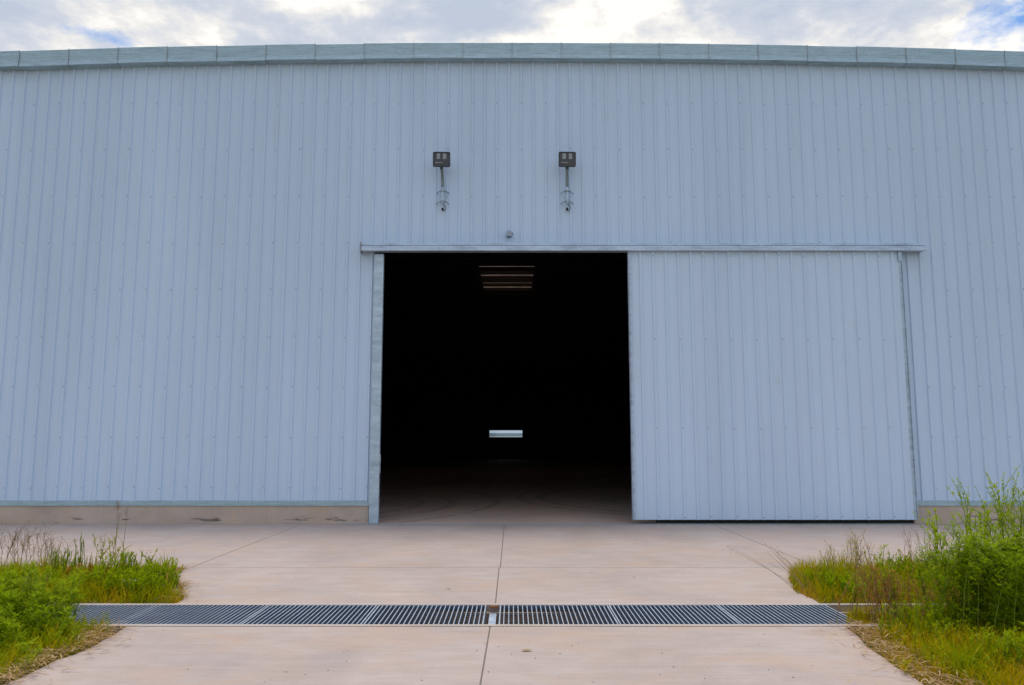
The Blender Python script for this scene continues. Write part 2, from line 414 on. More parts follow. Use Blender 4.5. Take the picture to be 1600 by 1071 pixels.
# roof, gable and rear walls (dark inside), purlins and rafters
YR = (YW + YB) / 2; ZE = ZG1 - .2; ZR = ZE + .9
def roof_z(x, y, off=0): return ZE + camber(x) + (ZR - ZE) * (1 - abs(y - YR) / (YR - YW)) + off
def roof_hit(py):                              # where that row of the photograph meets the underside of the roof
    y = 25.0
    while P(790, py, y).z < roof_z(0, y): y += .02
    return y
SY0, SY1 = roof_hit(416), roof_hit(453)
SX0, SX1 = P(752, 435, (SY0+SY1)/2).x, P(833, 435, (SY0+SY1)/2).x
gx = sorted([XB0 + (XB1 - XB0) * k / 34 for k in range(35)] + [SX0, SX1]); gyr = sorted([YW - .05, SY0, SY1, YR, YB])
mb = MB(); sk = MB(); sheets = []
for off in (0, .12):
    sheets.append([[mb.vert((x, y, roof_z(x, y, off))) for x in gx] for y in gyr])
for li, g3 in enumerate(sheets):
    for r_ in range(len(gyr) - 1):
        for k in range(len(gx) - 1):
            if SY0 <= gyr[r_] < SY1 and SX0 <= gx[k] < SX1:
                if li == 0: sk.poly([(gx[a_], gyr[b_], roof_z(gx[a_], gyr[b_], .06)) for a_, b_ in ((k, r_), (k, r_+1), (k+1, r_+1), (k+1, r_))])
                continue
            q = (g3[r_][k], g3[r_+1][k], g3[r_+1][k+1], g3[r_][k+1]); mb.face(q if li == 0 else q[::-1], li)
lo_, hi_ = sheets
for r_ in (0, len(gyr) - 1):
    for k in range(len(gx) - 1): mb.face((lo_[r_][k], lo_[r_][k+1], hi_[r_][k+1], hi_[r_][k]), 1)
for k in (0, len(gx) - 1):
    for r_ in range(len(gyr) - 1): mb.face((lo_[r_][k], lo_[r_+1][k], hi_[r_+1][k], hi_[r_][k]), 1)
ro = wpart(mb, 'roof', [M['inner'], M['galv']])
wpart(sk, 'skylight', M['skylight'], ro)
mb = MB()
WX0, WX1 = P(764, 678, YB).x, P(817, 678, YB).x; WZ1, WZ0 = P(790, 672, YB).z, P(790, 684, YB).z
DX0, DX1, DZ = P(780, 700, YB).x, P(798, 700, YB).x, P(790, 689, YB).z
for X in (XB0 + .02, XB1 - .02):
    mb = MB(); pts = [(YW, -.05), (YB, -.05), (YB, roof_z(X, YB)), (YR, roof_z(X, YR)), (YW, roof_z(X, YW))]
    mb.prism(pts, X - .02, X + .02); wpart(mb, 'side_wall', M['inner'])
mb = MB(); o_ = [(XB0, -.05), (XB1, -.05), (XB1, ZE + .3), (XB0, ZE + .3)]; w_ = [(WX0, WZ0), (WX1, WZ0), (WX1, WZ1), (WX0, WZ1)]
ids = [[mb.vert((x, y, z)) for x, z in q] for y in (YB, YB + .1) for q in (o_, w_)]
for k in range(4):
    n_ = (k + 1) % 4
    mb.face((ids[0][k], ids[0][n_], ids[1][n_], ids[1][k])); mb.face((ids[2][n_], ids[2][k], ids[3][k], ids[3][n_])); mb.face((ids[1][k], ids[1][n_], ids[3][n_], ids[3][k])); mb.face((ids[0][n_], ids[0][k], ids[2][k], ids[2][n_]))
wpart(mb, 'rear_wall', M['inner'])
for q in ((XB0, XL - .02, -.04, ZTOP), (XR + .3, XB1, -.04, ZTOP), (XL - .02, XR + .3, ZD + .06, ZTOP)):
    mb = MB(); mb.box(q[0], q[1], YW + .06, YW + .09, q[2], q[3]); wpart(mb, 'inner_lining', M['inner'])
mb = MB()
y = YW + 1.3
while y < YB - 1:
    for x0, x1 in zip(gx, gx[1:]):
        za, zb = roof_z(x0, y), roof_z(x1, y)
        i = [mb.vert(p) for p in ((x0,y,za-.21),(x1,y,zb-.21),(x1,y,zb-.02),(x0,y,za-.02),(x0,y+.07,za-.21),(x1,y+.07,zb-.21))]
        mb.face((i[0],i[1],i[2],i[3])); mb.face((i[0],i[4],i[5],i[1]))
    y += 1.22 + .25 * math.sin(y * 2.1)
wpart(mb, 'purlin', M['purlin'])['kind'] = 'stuff'
for k in range(1, 8):
    y = YW + k * (YB - YW) / 8
    for X in (XB0 + .35, XB1 - .35):
        mb = MB(); mb.box(X - .12, X + .12, y - .2, y + .2, 0, roof_z(X, y) - .02); wpart(mb, 'column', M['inner'])
# rear window and door
win = MB(); t = .05
win.box(WX0, WX0 + t, YB - .05, YB + .14, WZ0 + t, WZ1 - t); win.box(WX1 - t, WX1, YB - .05, YB + .14, WZ0 + t, WZ1 - t)
win.box(WX0, WX1, YB - .06, YB + .15, WZ0, WZ0 + t); win.box(WX0, WX1, YB - .06, YB + .15, WZ1 - t, WZ1)
wo = wpart(win, 'window', M['white'])
mb = MB(); mb.box(WX0 + t, WX1 - t, YB + .04, YB + .05, WZ0 + t, WZ1 - t); wpart(mb, 'pane', M['glass'], wo)
mb = MB(); mb.box(DX0, DX1, YB - .04, YB - .003, 0, DZ); bd = wpart(mb, 'rear_door', simple('dark_door_paint', (.05, .05, .05), .6))
mb = MB()
for q in ((DX0 - .06, DX0, 0, DZ + .06), (DX1, DX1 + .06, 0, DZ + .06), (DX0, DX1, DZ, DZ + .06)): mb.box(q[0], q[1], YB - .06, YB - .003, q[2], q[3])
wpart(mb, 'door_frame', M['purlin'], bd)

# left jamb: folded galvanised channel
jx0, jx1 = P(577, 800, YW - .06).x, P(590.5, 800, YW - .06).x
ZJ = P(590, 397.5, YW - .06).z
mb = MB()
mb.box(jx0, jx1, YW - .075, YW + .10, .004, ZJ)
mb.box(jx0 - .006, jx1 + .012, YW - .079, YW - .0765, .004, ZJ)          # front flange
mb.box(jx0 + .01, jx1 + .002, YW - .084, YW - .0805, ZJ - .17, ZJ - .006)    # top cover plate
jb = wpart(mb, 'door_jamb', M['galv'])
mb = MB(); mb.box(jx1 + .004, jx1 + .03, YW - .07, YW - .03, 1.15, 1.32); mb.tube([(jx1 + .02, YW - .06, 1.16), (jx1 + .025, YW - .07, .96)], .008)
wpart(mb, 'latch', M['galv'], jb)
mb = MB(); mb.box(XR + .12, XR + .25, YW + .05, YW + .16, .2, ZD)
wpart(mb, 'door_jamb', M['galv'])

# top rail
RY0 = YW - .24
rx0, rx1 = P(564, 386, RY0).x, P(1448, 389, RY0).x
rz1, rz0 = P(800, 379.5, RY0).z, P(800, 392, RY0).z
hh = rz1 - rz0
rail = empty('door_rail', (0, 0, 0)); rail.parent = wh
seams = [rx0, P(686, 386, RY0).x, P(884, 386, RY0).x, P(986, 386, RY0).x, P(1184, 387, RY0).x, rx1]
mb = MB()
for a, b in zip(seams, seams[1:]):
    a += .0015; b -= .0015
    mb.prism([(RY0 + .03, rz1), (RY0 + .03, rz1 - hh*.30), (RY0 + .05, rz1 - hh*.30), (RY0 + .05, rz1)], a, b)          # upper strip
    pz = rz1 - hh * .38
    mb.prism([(RY0, rz0), (RY0 - .004, rz0 + .012), (RY0, rz0 + .022), (RY0, pz - .02), (RY0 + .02, pz), (RY0 + .026, pz), (RY0 + .026, rz0 + .004), (RY0 + .02, rz0)], a, b)
o = wpart(mb, 'rail_cover', M['galv_pale'], rail)
mb = MB()
mb.prism([(RY0 + .053, rz0 + .01), (RY0 + .053, rz1), (YW - .03, rz1 + .02), (YW - .03, rz0 + .01)], rx0 + .02, rx1 - .02)
wpart(mb, 'rail_body', M['galv'], rail)
mb = MB(); mb.box(rx0 - .02, rx0 - .004, RY0 - .01, YW - .03, rz0 - .03, rz1 + .02)
wpart(mb, 'end_cap', M['screw'], rail)
for k in range(12):
    xx = rx0 + .4 + k * (rx1 - rx0 - .7) / 11; mb = MB(); screw(mb, xx, RY0 + .001, rz1 - hh*.55, .009, 0); wpart(mb, 'rail_bolt', M['screw'], rail)

# the sliding leaf, parked to the right of the opening
DY = YW - .15
dx0, dx1 = P(986.5, 700, DY).x, P(1427, 700, DY).x
dz0, dz1 = P(1200, 812.5, DY).z, rz0 + .03
door = empty('sliding_door', (0, 0, 0)); door.parent = wh
mb = MB(); clad(mb, dx0 + .05, dx1 - .06, dz0, dz1, DY, PH + .11)
drows = [P(1200, q, DY).z for q in (400.5, 531, 669, 808)]
k = int((dx0 - PH) / PITCH) - 1
while PH + .11 + k * PITCH < dx1 - .05:
    x = PH + .11 + k * PITCH
    if x > dx0 + .08 and k % 2 == 0:
        for z in drows: screw(mb, x, DY - .0325, z + rnd.uniform(-.015, .015))
    k += 1
wpart(mb, 'door_sheet', [M['doorpaint'], M['screw']], door)
mb = MB(); mb.box(dx0, dx0 + .014, DY - .032, DY + .09, dz0, dz1); mb.box(dx0 + .020, dx0 + .052, DY - .032, DY - .024, dz0, dz1); wpart(mb, 'edge_channel', M['galv_pale'], door)
mb = MB(); mb.box(dx1 - .062, dx1 - .012, DY - .006, DY + .09, dz0, dz1 - .22); mb.box(dx1 - .010, dx1, DY - .03, DY + .09, dz0, dz1 - .02); mb.box(dx1 - .075, dx1 - .012, DY - .036, DY - .028, dz1 - .22, dz1)
wpart(mb, 'edge_channel', M['galv'], door)
mb = MB(); mb.box(dx0 + .016, dx1 - .063, DY + .01, DY + .06, dz0 + .02, dz0 + .12); wpart(mb, 'inner_frame', M['galv'], door)
mb = MB(); mb.box(dx0 + .016, dx1 - .063, DY + .01, DY + .06, dz1 - .12, dz1)
wpart(mb, 'inner_frame', M['galv'], door)

# ------------------------------------------------------------------ floodlights and sensor
def floodlight(px, top, bot, label):
    YL = YW - .03
    base = P(px, 318, YL)
    root = empty('floodlight', base, label, 'floodlight', 'floodlights above the doorway')
    z = lambda py: P(px, py, YL - .1).z - base.z
    yo = -.085
    za, zb, zc = z(318), z(293), z(269.5)
    mb = MB(); mb.tube([(0, yo, za), (0, yo, zb)], .034, n=14); mb.build('bracket_tube', M['galv'], root, False)
    mb = MB()
    pts = [(0, yo, zb - .04), (0, yo - .005, zb + .08), (-.004, yo - .05, zb + .20), (-.008, yo - .12, zb + .32), (-.010, yo - .18, zc + .02)]
    mb.tube(pts, .031, n=12); mb.build('pole', M['pole'], root, True)
    for q in (za + .035, za + .25):
        mb = MB(); mb.box(-.045, .045, yo - .035, yo + .03, q - .012, q + .012)
        for s in (-1, 1):
            mb.tube([(s*.030, yo - .01, q + .004), (s*.075, yo + .025, q + .006), (s*.13, -.004, q - .022)], .009, n=6)
        mb.build('clamp', M['pole'], root)
    mb = MB()
    c = [(.005, yo - .002, za + .01), (.015, yo - .02, za - .03), (.05, yo - .01, za - .07), (.055, yo + .02, za - .115), (.02, yo + .04, za - .14), (-.01, yo + .07, za - .11), (-.005, .0, za - .10)]
    mb.tube(c, .007, n=6); mb.tube([(-.002, -.05, za - .098), (-.002, 0, za - .098)], .024, n=10); mb.build('cable', M['rubber'], root, True)
    # lamp head, tilted to the yard
    head = bpy.data.objects.new('lamp_housing', None)
    W, Hh, D = .345, .30, .085
    mb = MB(); r = .028
    def rr(wd, ht, y, n=5):
        out = []
        for cx, cz, a0 in ((wd/2-r, ht/2-r, 0), (-wd/2+r, ht/2-r, 90), (-wd/2+r, -ht/2+r, 180), (wd/2-r, -ht/2+r, 270)):
            for k in range(n): a = R(a0 + 90*k/(n-1)); out.append((cx + r*math.cos(a), y, cz + r*math.sin(a)))
        return out
    rings = [rr(W, Hh, -D/2 + .006), rr(W, Hh, .0), rr(W*.94, Hh*.93, D*.3), rr(W*.70, Hh*.68, D*.62)]
    front = rr(W*.985, Hh*.985, -D/2)
    inner = rr(W*.91, Hh*.88, -D/2); recess = rr(W*.90, Hh*.87, -D/2 + .012)
    ids = [[mb.vert(p) for p in q] for q in [recess, inner, front] + rings]
    for A, B in zip(ids, ids[1:]):
        for k in range(len(A)): mb.face((A[k], A[(k+1) % len(A)], B[(k+1) % len(A)], B[k]))
    mb.face(ids[-1])
    for k in range(7): mb.box(-.10 + k*.032, -.095 + k*.032, D*.5, D*.72, -.09, .09)
    mb.box(-.03, .03, -.02, .03, -Hh/2 - .045, -Hh/2 + .005)
    hp = Vector((-.010, yo - .19, zc + .02 + Hh/2 + .03))
    hs = mb.build('lamp_housing', M['black'], root); hs.location = hp; hs.rotation_euler = (R(6), 0, R(rnd.uniform(-3, 3)))
    mb = MB(); mb.poly([(x, -D/2 + .011, z_) for x, _, z_ in rr(W*.895, Hh*.865, 0)][::-1]); mb.build('lens', M['lens'], hs)
    for s in (-1, 1):
        mb = MB(); cx = s*.062
        mb.box(cx - .034, cx + .034, -D/2 + .003, -D/2 + .009, .004, .115); mb.build('reflector', M['reflector'], hs)
    mb = MB(); mb.box(-.12, .02, -D/2 + .003, -D/2 + .009, -.075, -.06); mb.build('rating_strip', M['screw'], hs)
    return root
floodlight(692, 0, 0, 'black floodlight on a bent galvanised pole above the doorway, nearer the left door jamb')
floodlight(886, 0, 0, 'black floodlight on a bent galvanised pole above the doorway, nearer the sliding door leaf')

sp = P(794, 366, YW - .034)
sn = empty('motion_sensor', sp, 'small pale motion sensor with a looped cable just above the door rail', 'sensor')
mb = MB(); mb.box(-.032, .028, -.02, .004, -.05, .05); mb.build('mounting_plate', M['galv'], sn)
mb = MB()
for j in range(5):
    pass
mb.tube([(.015, -.02, .03), (.015, -.055, .02), (.018, -.08, -.005)], .03, .026, 12); mb.tube([(.018, -.08, -.005), (.019, -.105, -.02)], .038, .034, 12)
mb.build('sensor_head', M['sensor'], sn, False)
mb = MB(); mb.tube([(-.02, -.02, -.04), (.01, -.04, -.062), (.05, -.045, -.05), (.068, -.04, -.01), (.05, -.05, .01)], .006, n=6); mb.build('cable', M['rubber'], sn, True)
sn.scale = (1.4, 1.4, 1.4)

# ------------------------------------------------------------------ ground, paving, drain
mb = MB()
N = 60
def axis(a, b, fine0, fine1, nf, nc):
    out = [a + (fine0 - a) * (k / nc) for k in range(nc)] + [fine0 + (fine1 - fine0) * k / nf for k in range(nf)] + [fine1 + (b - fine1) * k / nc for k in range(nc + 1)]
    return out
ax = axis(-900, 900, -9, 9, 60, 6); ay = axis(-900, 1200, 3, 11, 40, 6)
CH0, CH1 = 6.93, 7.86                          # drain channel, near and far outer faces
XE = 2.95; XO = 5.2                            # end of the grates, end of the open channel
CHL = -7.0
def soil_z(x, y):
    if abs(x) < 10 and 2 < y < 12:
        b = -.028 + .018 * mnoise.noise(Vector((x*1.3, y*1.3, 0)))
        if CHL - .2 < x < XO + .2 and CH0 - .12 < y < CH1 + .12: return -.6
        return b
    return -.04
gv = [[mb.vert((x, y, soil_z(x, y))) for x in ax] for y in ay]
for j in range(len(ay) - 1):
    for i in range(len(ax) - 1): mb.face((gv[j][i], gv[j][i+1], gv[j+1][i+1], gv[j+1][i]))
tag(mb.build('ground', M['soil'], None, True), kind='structure')

def rough_line(pts, amp, step=.12, seed=0):
    out = []
    for a, b in zip(pts, pts[1:]):
        a, b = Vector(a), Vector(b); n = max(1, int((b - a).length / step))
        nrm = Vector((-(b - a).y, (b - a).x)).normalized()
        for k in range(n):
            q = a.lerp(b, k / n); q = q + nrm * amp * (mnoise.noise(Vector((q.x*2.3 + seed, q.y*2.3, 0))) + .5*mnoise.noise(Vector((q.x*7 + seed, q.y*7, 3))))
            out.append(q)
    out.append(Vector(pts[-1])); return out
def slab(mb, pts, z=0.0, th=.14):
    top = [mb.vert((p[0], p[1], z)) for p in pts]; bot = [mb.vert((p[0], p[1], z - th)) for p in pts]
    mb.face(top); n = len(pts)
    for k in range(n): mb.face((top[k], bot[k], bot[(k+1) % n], top[(k+1) % n]))
JG = .006
mb = MB()
YJ = G(800, 887).y
jx = [-24, -16, -12, -8, -4.0, -.145, 3.82, 7.8, 11.8, 15.8, 24]
for a, b in zip(jx, jx[1:]): slab(mb, [(a+JG, YJ+JG), (b-JG, YJ+JG), (b-JG, YW-.32), (a+JG, YW-.32)])
lu = rough_line([G(283, 938).xy, G(284, 915).xy, G(268, 900).xy, (-4.05, YJ - JG)], .05, seed=3)
slab(mb, [(-.16-JG, CH1), (-.16-JG, YJ-JG)] + [p for p in lu[::-1]] + [(lu[0].x, CH1)])
ru = rough_line([(2.98, CH1), (2.99, 8.6), (3.2, 9.4), (3.5, YJ - JG)], .05, seed=9)
slab(mb, [(-.16+JG, YJ-JG), (-.16+JG, CH1)] + ru)
ll = rough_line([(G(195, 983).x, CH0 - .03), G(150, 1008).xy, G(95, 1032).xy, G(-10, 1072).xy, (-3.4, 4.4)], .05, seed=5)
ll = [Vector((ll[0].x, CH0))] + ll
slab(mb, [(-.215+JG*0-JG, 4.4), (-.185-JG, CH0)] + ll)
rl = rough_line([(G(1318, 978).x, CH0 - .03), G(1352, 1010).xy, G(1400, 1042).xy, G(1440, 1071).xy, (2.75, 4.4)], .05, seed=12)
rl = [Vector((rl[0].x, CH0))] + rl
slab(mb, ([(-.185+JG, CH0), (-.215+JG, 4.4)] + rl[::-1]))
slab(mb, [(-3.4, -12), (-.22-JG, -12), (-.215-JG, 4.39), (-3.4, 4.39)]); slab(mb, [(-.22+JG, -12), (2.75, -12), (2.75, 4.39), (-.215+JG, 4.39)])
tag(mb.build('pavement', M['concrete']), kind='structure')
mb = MB(); mb.box(-24, 24, YJ - .02, YJ + .02, -.12, -.007)
for x in jx[1:-1]: mb.box(x - .02, x + .02, YJ + .021, YW - .33, -.12, -.007)
mb.box(-.18, -.14, CH1 + .001, YJ - .021, -.12, -.007); mb.box(-.24, -.16, -12, CH0 - .001, -.12, -.007)
tag(mb.build('pavement_joint', M['seal']), kind='structure')
mb = MB(); mb.box(XB0 + .05, XB1 - .05, YW - .02, YB + .05, -.1, .002)
tag(mb.build('floor', M['floor']), kind='structure')
# step of paving behind the door leaf
# slotted threshold drain along the doorway
ty0, ty1 = YW - .315, YW - .16
td = empty('threshold_drain', (0, ty0, 0), 'narrow dark slotted steel drain along the warehouse doorway threshold', 'drain')
mb = MB(); a, b = P(528, 818, ty0).x, P(1432, 816, ty0).x
mb.box(a, b, .0, .006, -.1, .004); mb.box(a, b, .147, .155, -.1, .006)
td1 = mb.build('edge_frame', M['strap'], td)
mb = MB(); x = a
while x < b: mb.box(x, x + .018, .007, .146, -.03, -.002); x += .075
mb.build('slotted_cover', M['grate'], td)
mb = MB(); mb.box(a, b, .007, .146, -.1, -.06); mb.build('channel_bed', M['rubber'], td)
mb = MB(); mb.box(-24, a, YW - .315, YW - .014, -.12, -.002); mb.box(b, 24, YW - .315, YW - .014, -.12, -.002); mb.box(a, b, YW - .155, YW - .024, -.12, -.001)
tag(mb.build('pavement_edge', M['concrete']), kind='structure')

# drain channel
mb = MB(); tw = .055; dp = .46
mb.box(CHL, XO, CH0 + .003, CH0 + tw, -dp, .002); mb.box(CHL, XO, CH1 - tw, CH1 - .003, -dp, .002)
mb.box(CHL, XO, CH0 + tw, CH1 - tw, -dp - .06, -dp + .03)
mb.box(CHL, XO, CH1 - tw - .05, CH1 - tw - .001, -.17, -.06)
mb.box(CHL, XO, CH0 + tw + .001, CH0 + tw + .05, -.17, -.06)
mb.box(XO, XO + .06, CH0, CH1, -dp, .0)
tag(mb.build('drain_channel', M['trough']), kind='structure')
mb = MB(); mb.box(CHL, XO, CH0 - .001, CH0 + tw - .001, .0025, .006); mb.box(CHL, XO, CH1 - tw + .001, CH1 + .0, .0025, .006)
tag(mb.build('drain_kerb', M['rim']), kind='structure')
gy0, gy1 = CH0 + tw + .004, CH1 - tw - .004
def grate():
    root = empty('drain_grate', (0, gy0, 0))
    L, Wd = 1.03, gy1 - gy0
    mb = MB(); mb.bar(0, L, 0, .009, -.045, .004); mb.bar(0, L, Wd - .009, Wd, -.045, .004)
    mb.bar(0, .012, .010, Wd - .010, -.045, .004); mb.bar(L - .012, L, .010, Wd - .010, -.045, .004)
    mb.build('frame', [M['grate'], M['gap_shade']], root)
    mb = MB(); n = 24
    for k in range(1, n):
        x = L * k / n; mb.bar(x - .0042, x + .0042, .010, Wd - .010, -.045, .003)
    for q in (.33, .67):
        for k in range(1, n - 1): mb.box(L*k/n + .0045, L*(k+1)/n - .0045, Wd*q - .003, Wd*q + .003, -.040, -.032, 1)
    mb.build('bearing_bars', [M['grate'], M['gap_shade']], root); return root
pg = grate()
gl = [(-5.47, 'drain grate half buried by weeds beside the left bed'),
      (-4.42, 'drain grate between the two weedy left beds, green growth over its outer end'),
      (-3.36, 'drain grate whose outer end lies just clear of the left weeds'),
      (-2.32, 'steel drain grate second to the left of the bare support gap'),
      (-1.275, 'steel drain grate directly left of the bare support gap, lower bars in view'),
      (-.115, 'steel drain grate directly right of the bare support gap, dark channel below'),
      (.925, 'steel drain grate second to the right of the bare support gap'),
      (1.965, 'last steel drain grate before the open channel beside the right weeds')]
for k, (x, lab) in enumerate(gl):
    o = pg if k == 0 else copy_tree(pg)
    o.location.x = x; o.location.z = rnd.uniform(-.002, .002); o.rotation_euler = (0, rnd.uniform(-.002, .002), 0); tag(o, lab, 'drain grate', 'steel grates over the drain')
sb = empty('support_beam', (-.18, gy0, 0), 'pale steel support beam showing in the gap between two drain grates', 'beam')
mb = MB(); mb.box(-.033, .033, .0, gy1 - gy0, -.075, -.065); mb.box(-.006, .006, .0, gy1 - gy0, -.2, -.075); mb.build('flange', M['galv_pale'], sb)
mb = MB(); mb.box(-.03, .05, gy1 - gy0 - .03, gy1 - gy0 - .001, -.014, -.0005); mb.build('rusty_plate', M['rust'], sb)

# ------------------------------------------------------------------ far hills beyond the rear window
def ridge(name, y0, hgt, wob, m_):
    mb = MB(); n = 90; prev = None
    for k in range(n + 1):
        x = -900 + 1800*k/n; h = hgt * (1 + wob*mnoise.noise(Vector((x*.006, y0, 0))) + .3*wob*mnoise.noise(Vector((x*.03, 3, y0))))
        c = [mb.vert((x, y0 - 200, -1)), mb.vert((x, y0 - 80, h*.7)), mb.vert((x, y0, h)), mb.vert((x, y0 + 200, -1))]
        if prev:
            for q in range(3): mb.face((prev[q], c[q], c[q+1], prev[q+1]))
        prev = c
    tag(mb.build(name, m_, None, True), kind='structure')
ridge('hills', 1000, 12.8, .10, M['hill']); ridge('field', 560, 5.4, .04, simple('pale_stubble_field', (.62, .56, .50), .95, 0, .1, .02))
# ------------------------------------------------------------------ vegetation
def inside(p, poly):
    c = False; n = len(poly)
    for i in range(n):
        a, b = poly[i], poly[i-1]
        if (a[1] > p[1]) != (b[1] > p[1]) and p[0] < (b[0]-a[0])*(p[1]-a[1])/(b[1]-a[1]) + a[0]: c = not c
    return c
lu_poly = [(-9, CH1 + .02), (lu[0].x + .03, CH1 + .02)] + [(p.x + .03, p.y) for p in lu] + [(-4.2, YJ - .1), (-9, YJ - .05)]
ll_poly = [(-9, CH0 - .02), (ll[1].x - .22, CH0 - .02)] + [(p.x - .02, p.y) for p in ll[2:]] + [(-9, 4.2)]
ru_poly = [(3.0, CH1 + .02)] + [(p.x - .02, p.y) for p in ru] + [(9, YJ - .05), (9, CH1 + .02)]
rl_poly = [(rl[1].x + .25, CH0 + .5), (9, CH0 + .9), (9, 4.2)] + [(p.x + .0, p.y) for p in rl[::-1]]
def scatter(poly, n):
    xs_, ys_ = [p[0] for p in poly], [p[1] for p in poly]; out = []
    while len(out) < n:
        q = (rnd.uniform(min(xs_), max(xs_)), rnd.uniform(min(ys_), max(ys_)))
        if inside(q, poly) and abs(q[0]) < .70 * q[1] + .8: out.append(q)
    return out
def edge_d(q, line):
    return min((Vector(q) - Vector((p[0], p[1]))).length for p in line)
def grass(name, poly, n, hgt, line, green, name_mat='grass', dry_edge=.3):
    mb = MB()
    for q in scatter(poly, n):
        cl = mnoise.noise(Vector((q[0]*1.7, q[1]*1.7, 4))) ; c2 = mnoise.noise(Vector((q[0]*5, q[1]*5, 9)))
        ed = min(1, edge_d(q, line) / dry_edge)
        h = hgt * (.35 + .65*ed) * max(.25, 1 + .95*cl + .7*c2) * rnd.uniform(.45, 1.25)
        if h < .02: h = .02
        t = max(0, min(1, green + .50*cl + .35*c2 + rnd.uniform(-.28, .28) - .30*(1-ed)))
        a = rnd.uniform(0, 6.283)
        mb.blade(Vector((q[0], q[1], max(-.035, soil_z(q[0], q[1])) - .01)), (math.cos(a), math.sin(a)), h, rnd.uniform(.005, .011), rnd.uniform(.1, .9), t)
    return mb
LL = [(p.x, p.y) for p in ll]; LU = [(p.x, p.y) for p in lu]; RU = [(p.x, p.y) for p in ru]; RL = [(p.x, p.y) for p in rl]
tag(grass('grass', lu_poly, 12000, .20, LU, .46, dry_edge=.15).build('grass', M['grass']), 'olive green grass of the bed between left drain end and concrete apron', 'grass', kind='stuff')
tag(grass('grass', ll_poly, 12000, .16, LL, .45, dry_edge=.25).build('grass', M['grass']), 'yellow-green grass of the bed in front of the drain, near left', 'grass', kind='stuff')
tag(grass('grass', ru_poly, 13000, .22, RU, .44, dry_edge=.15).build('grass', M['grass']), 'olive green grass of the bed behind the open drain channel on the right', 'grass', kind='stuff')
tag(grass('grass', rl_poly, 22000, .15, RL, .40, dry_edge=.32).build('grass', M['grass']), 'short yellowing grass of the near right bed in front of the open channel', 'grass', kind='stuff')
# straw litter lying along the paving edges
def litter(poly, line, n, reach, name, lab):
    mb = MB(); k = 0
    while k < n:
        p = rnd.choice(line); q = (p[0] + rnd.gauss(0, reach), p[1] + rnd.gauss(0, reach*.7))
        if q[1] < 4.2 or (not inside(q, poly) and rnd.random() > .10): continue
        if CH0 - .01 < q[1] < CH1: continue
        a = rnd.uniform(0, 6.283); L = rnd.uniform(.04, .20); d = Vector((math.cos(a), math.sin(a), rnd.uniform(-.05, .22)))
        z = .012 + rnd.random()**2 * .05
        mb.leaf(Vector((q[0], q[1], z)), d, L, rnd.uniform(.004, .010), rnd.random(), 0, .1); k += 1
    tag(mb.build(name, M['straw']), lab, 'straw', kind='stuff')
litter(ll_poly, LL[:26], 1500, .14, 'dry_straw', 'dry straw lying along the near left paving edge')
litter(rl_poly, RL, 1000, .15, 'dry_straw', 'dry straw lying along the near right paving edge')
litter(lu_poly, LU, 500, .08, 'dry_straw', 'dry straw at the tip of the far left bed')

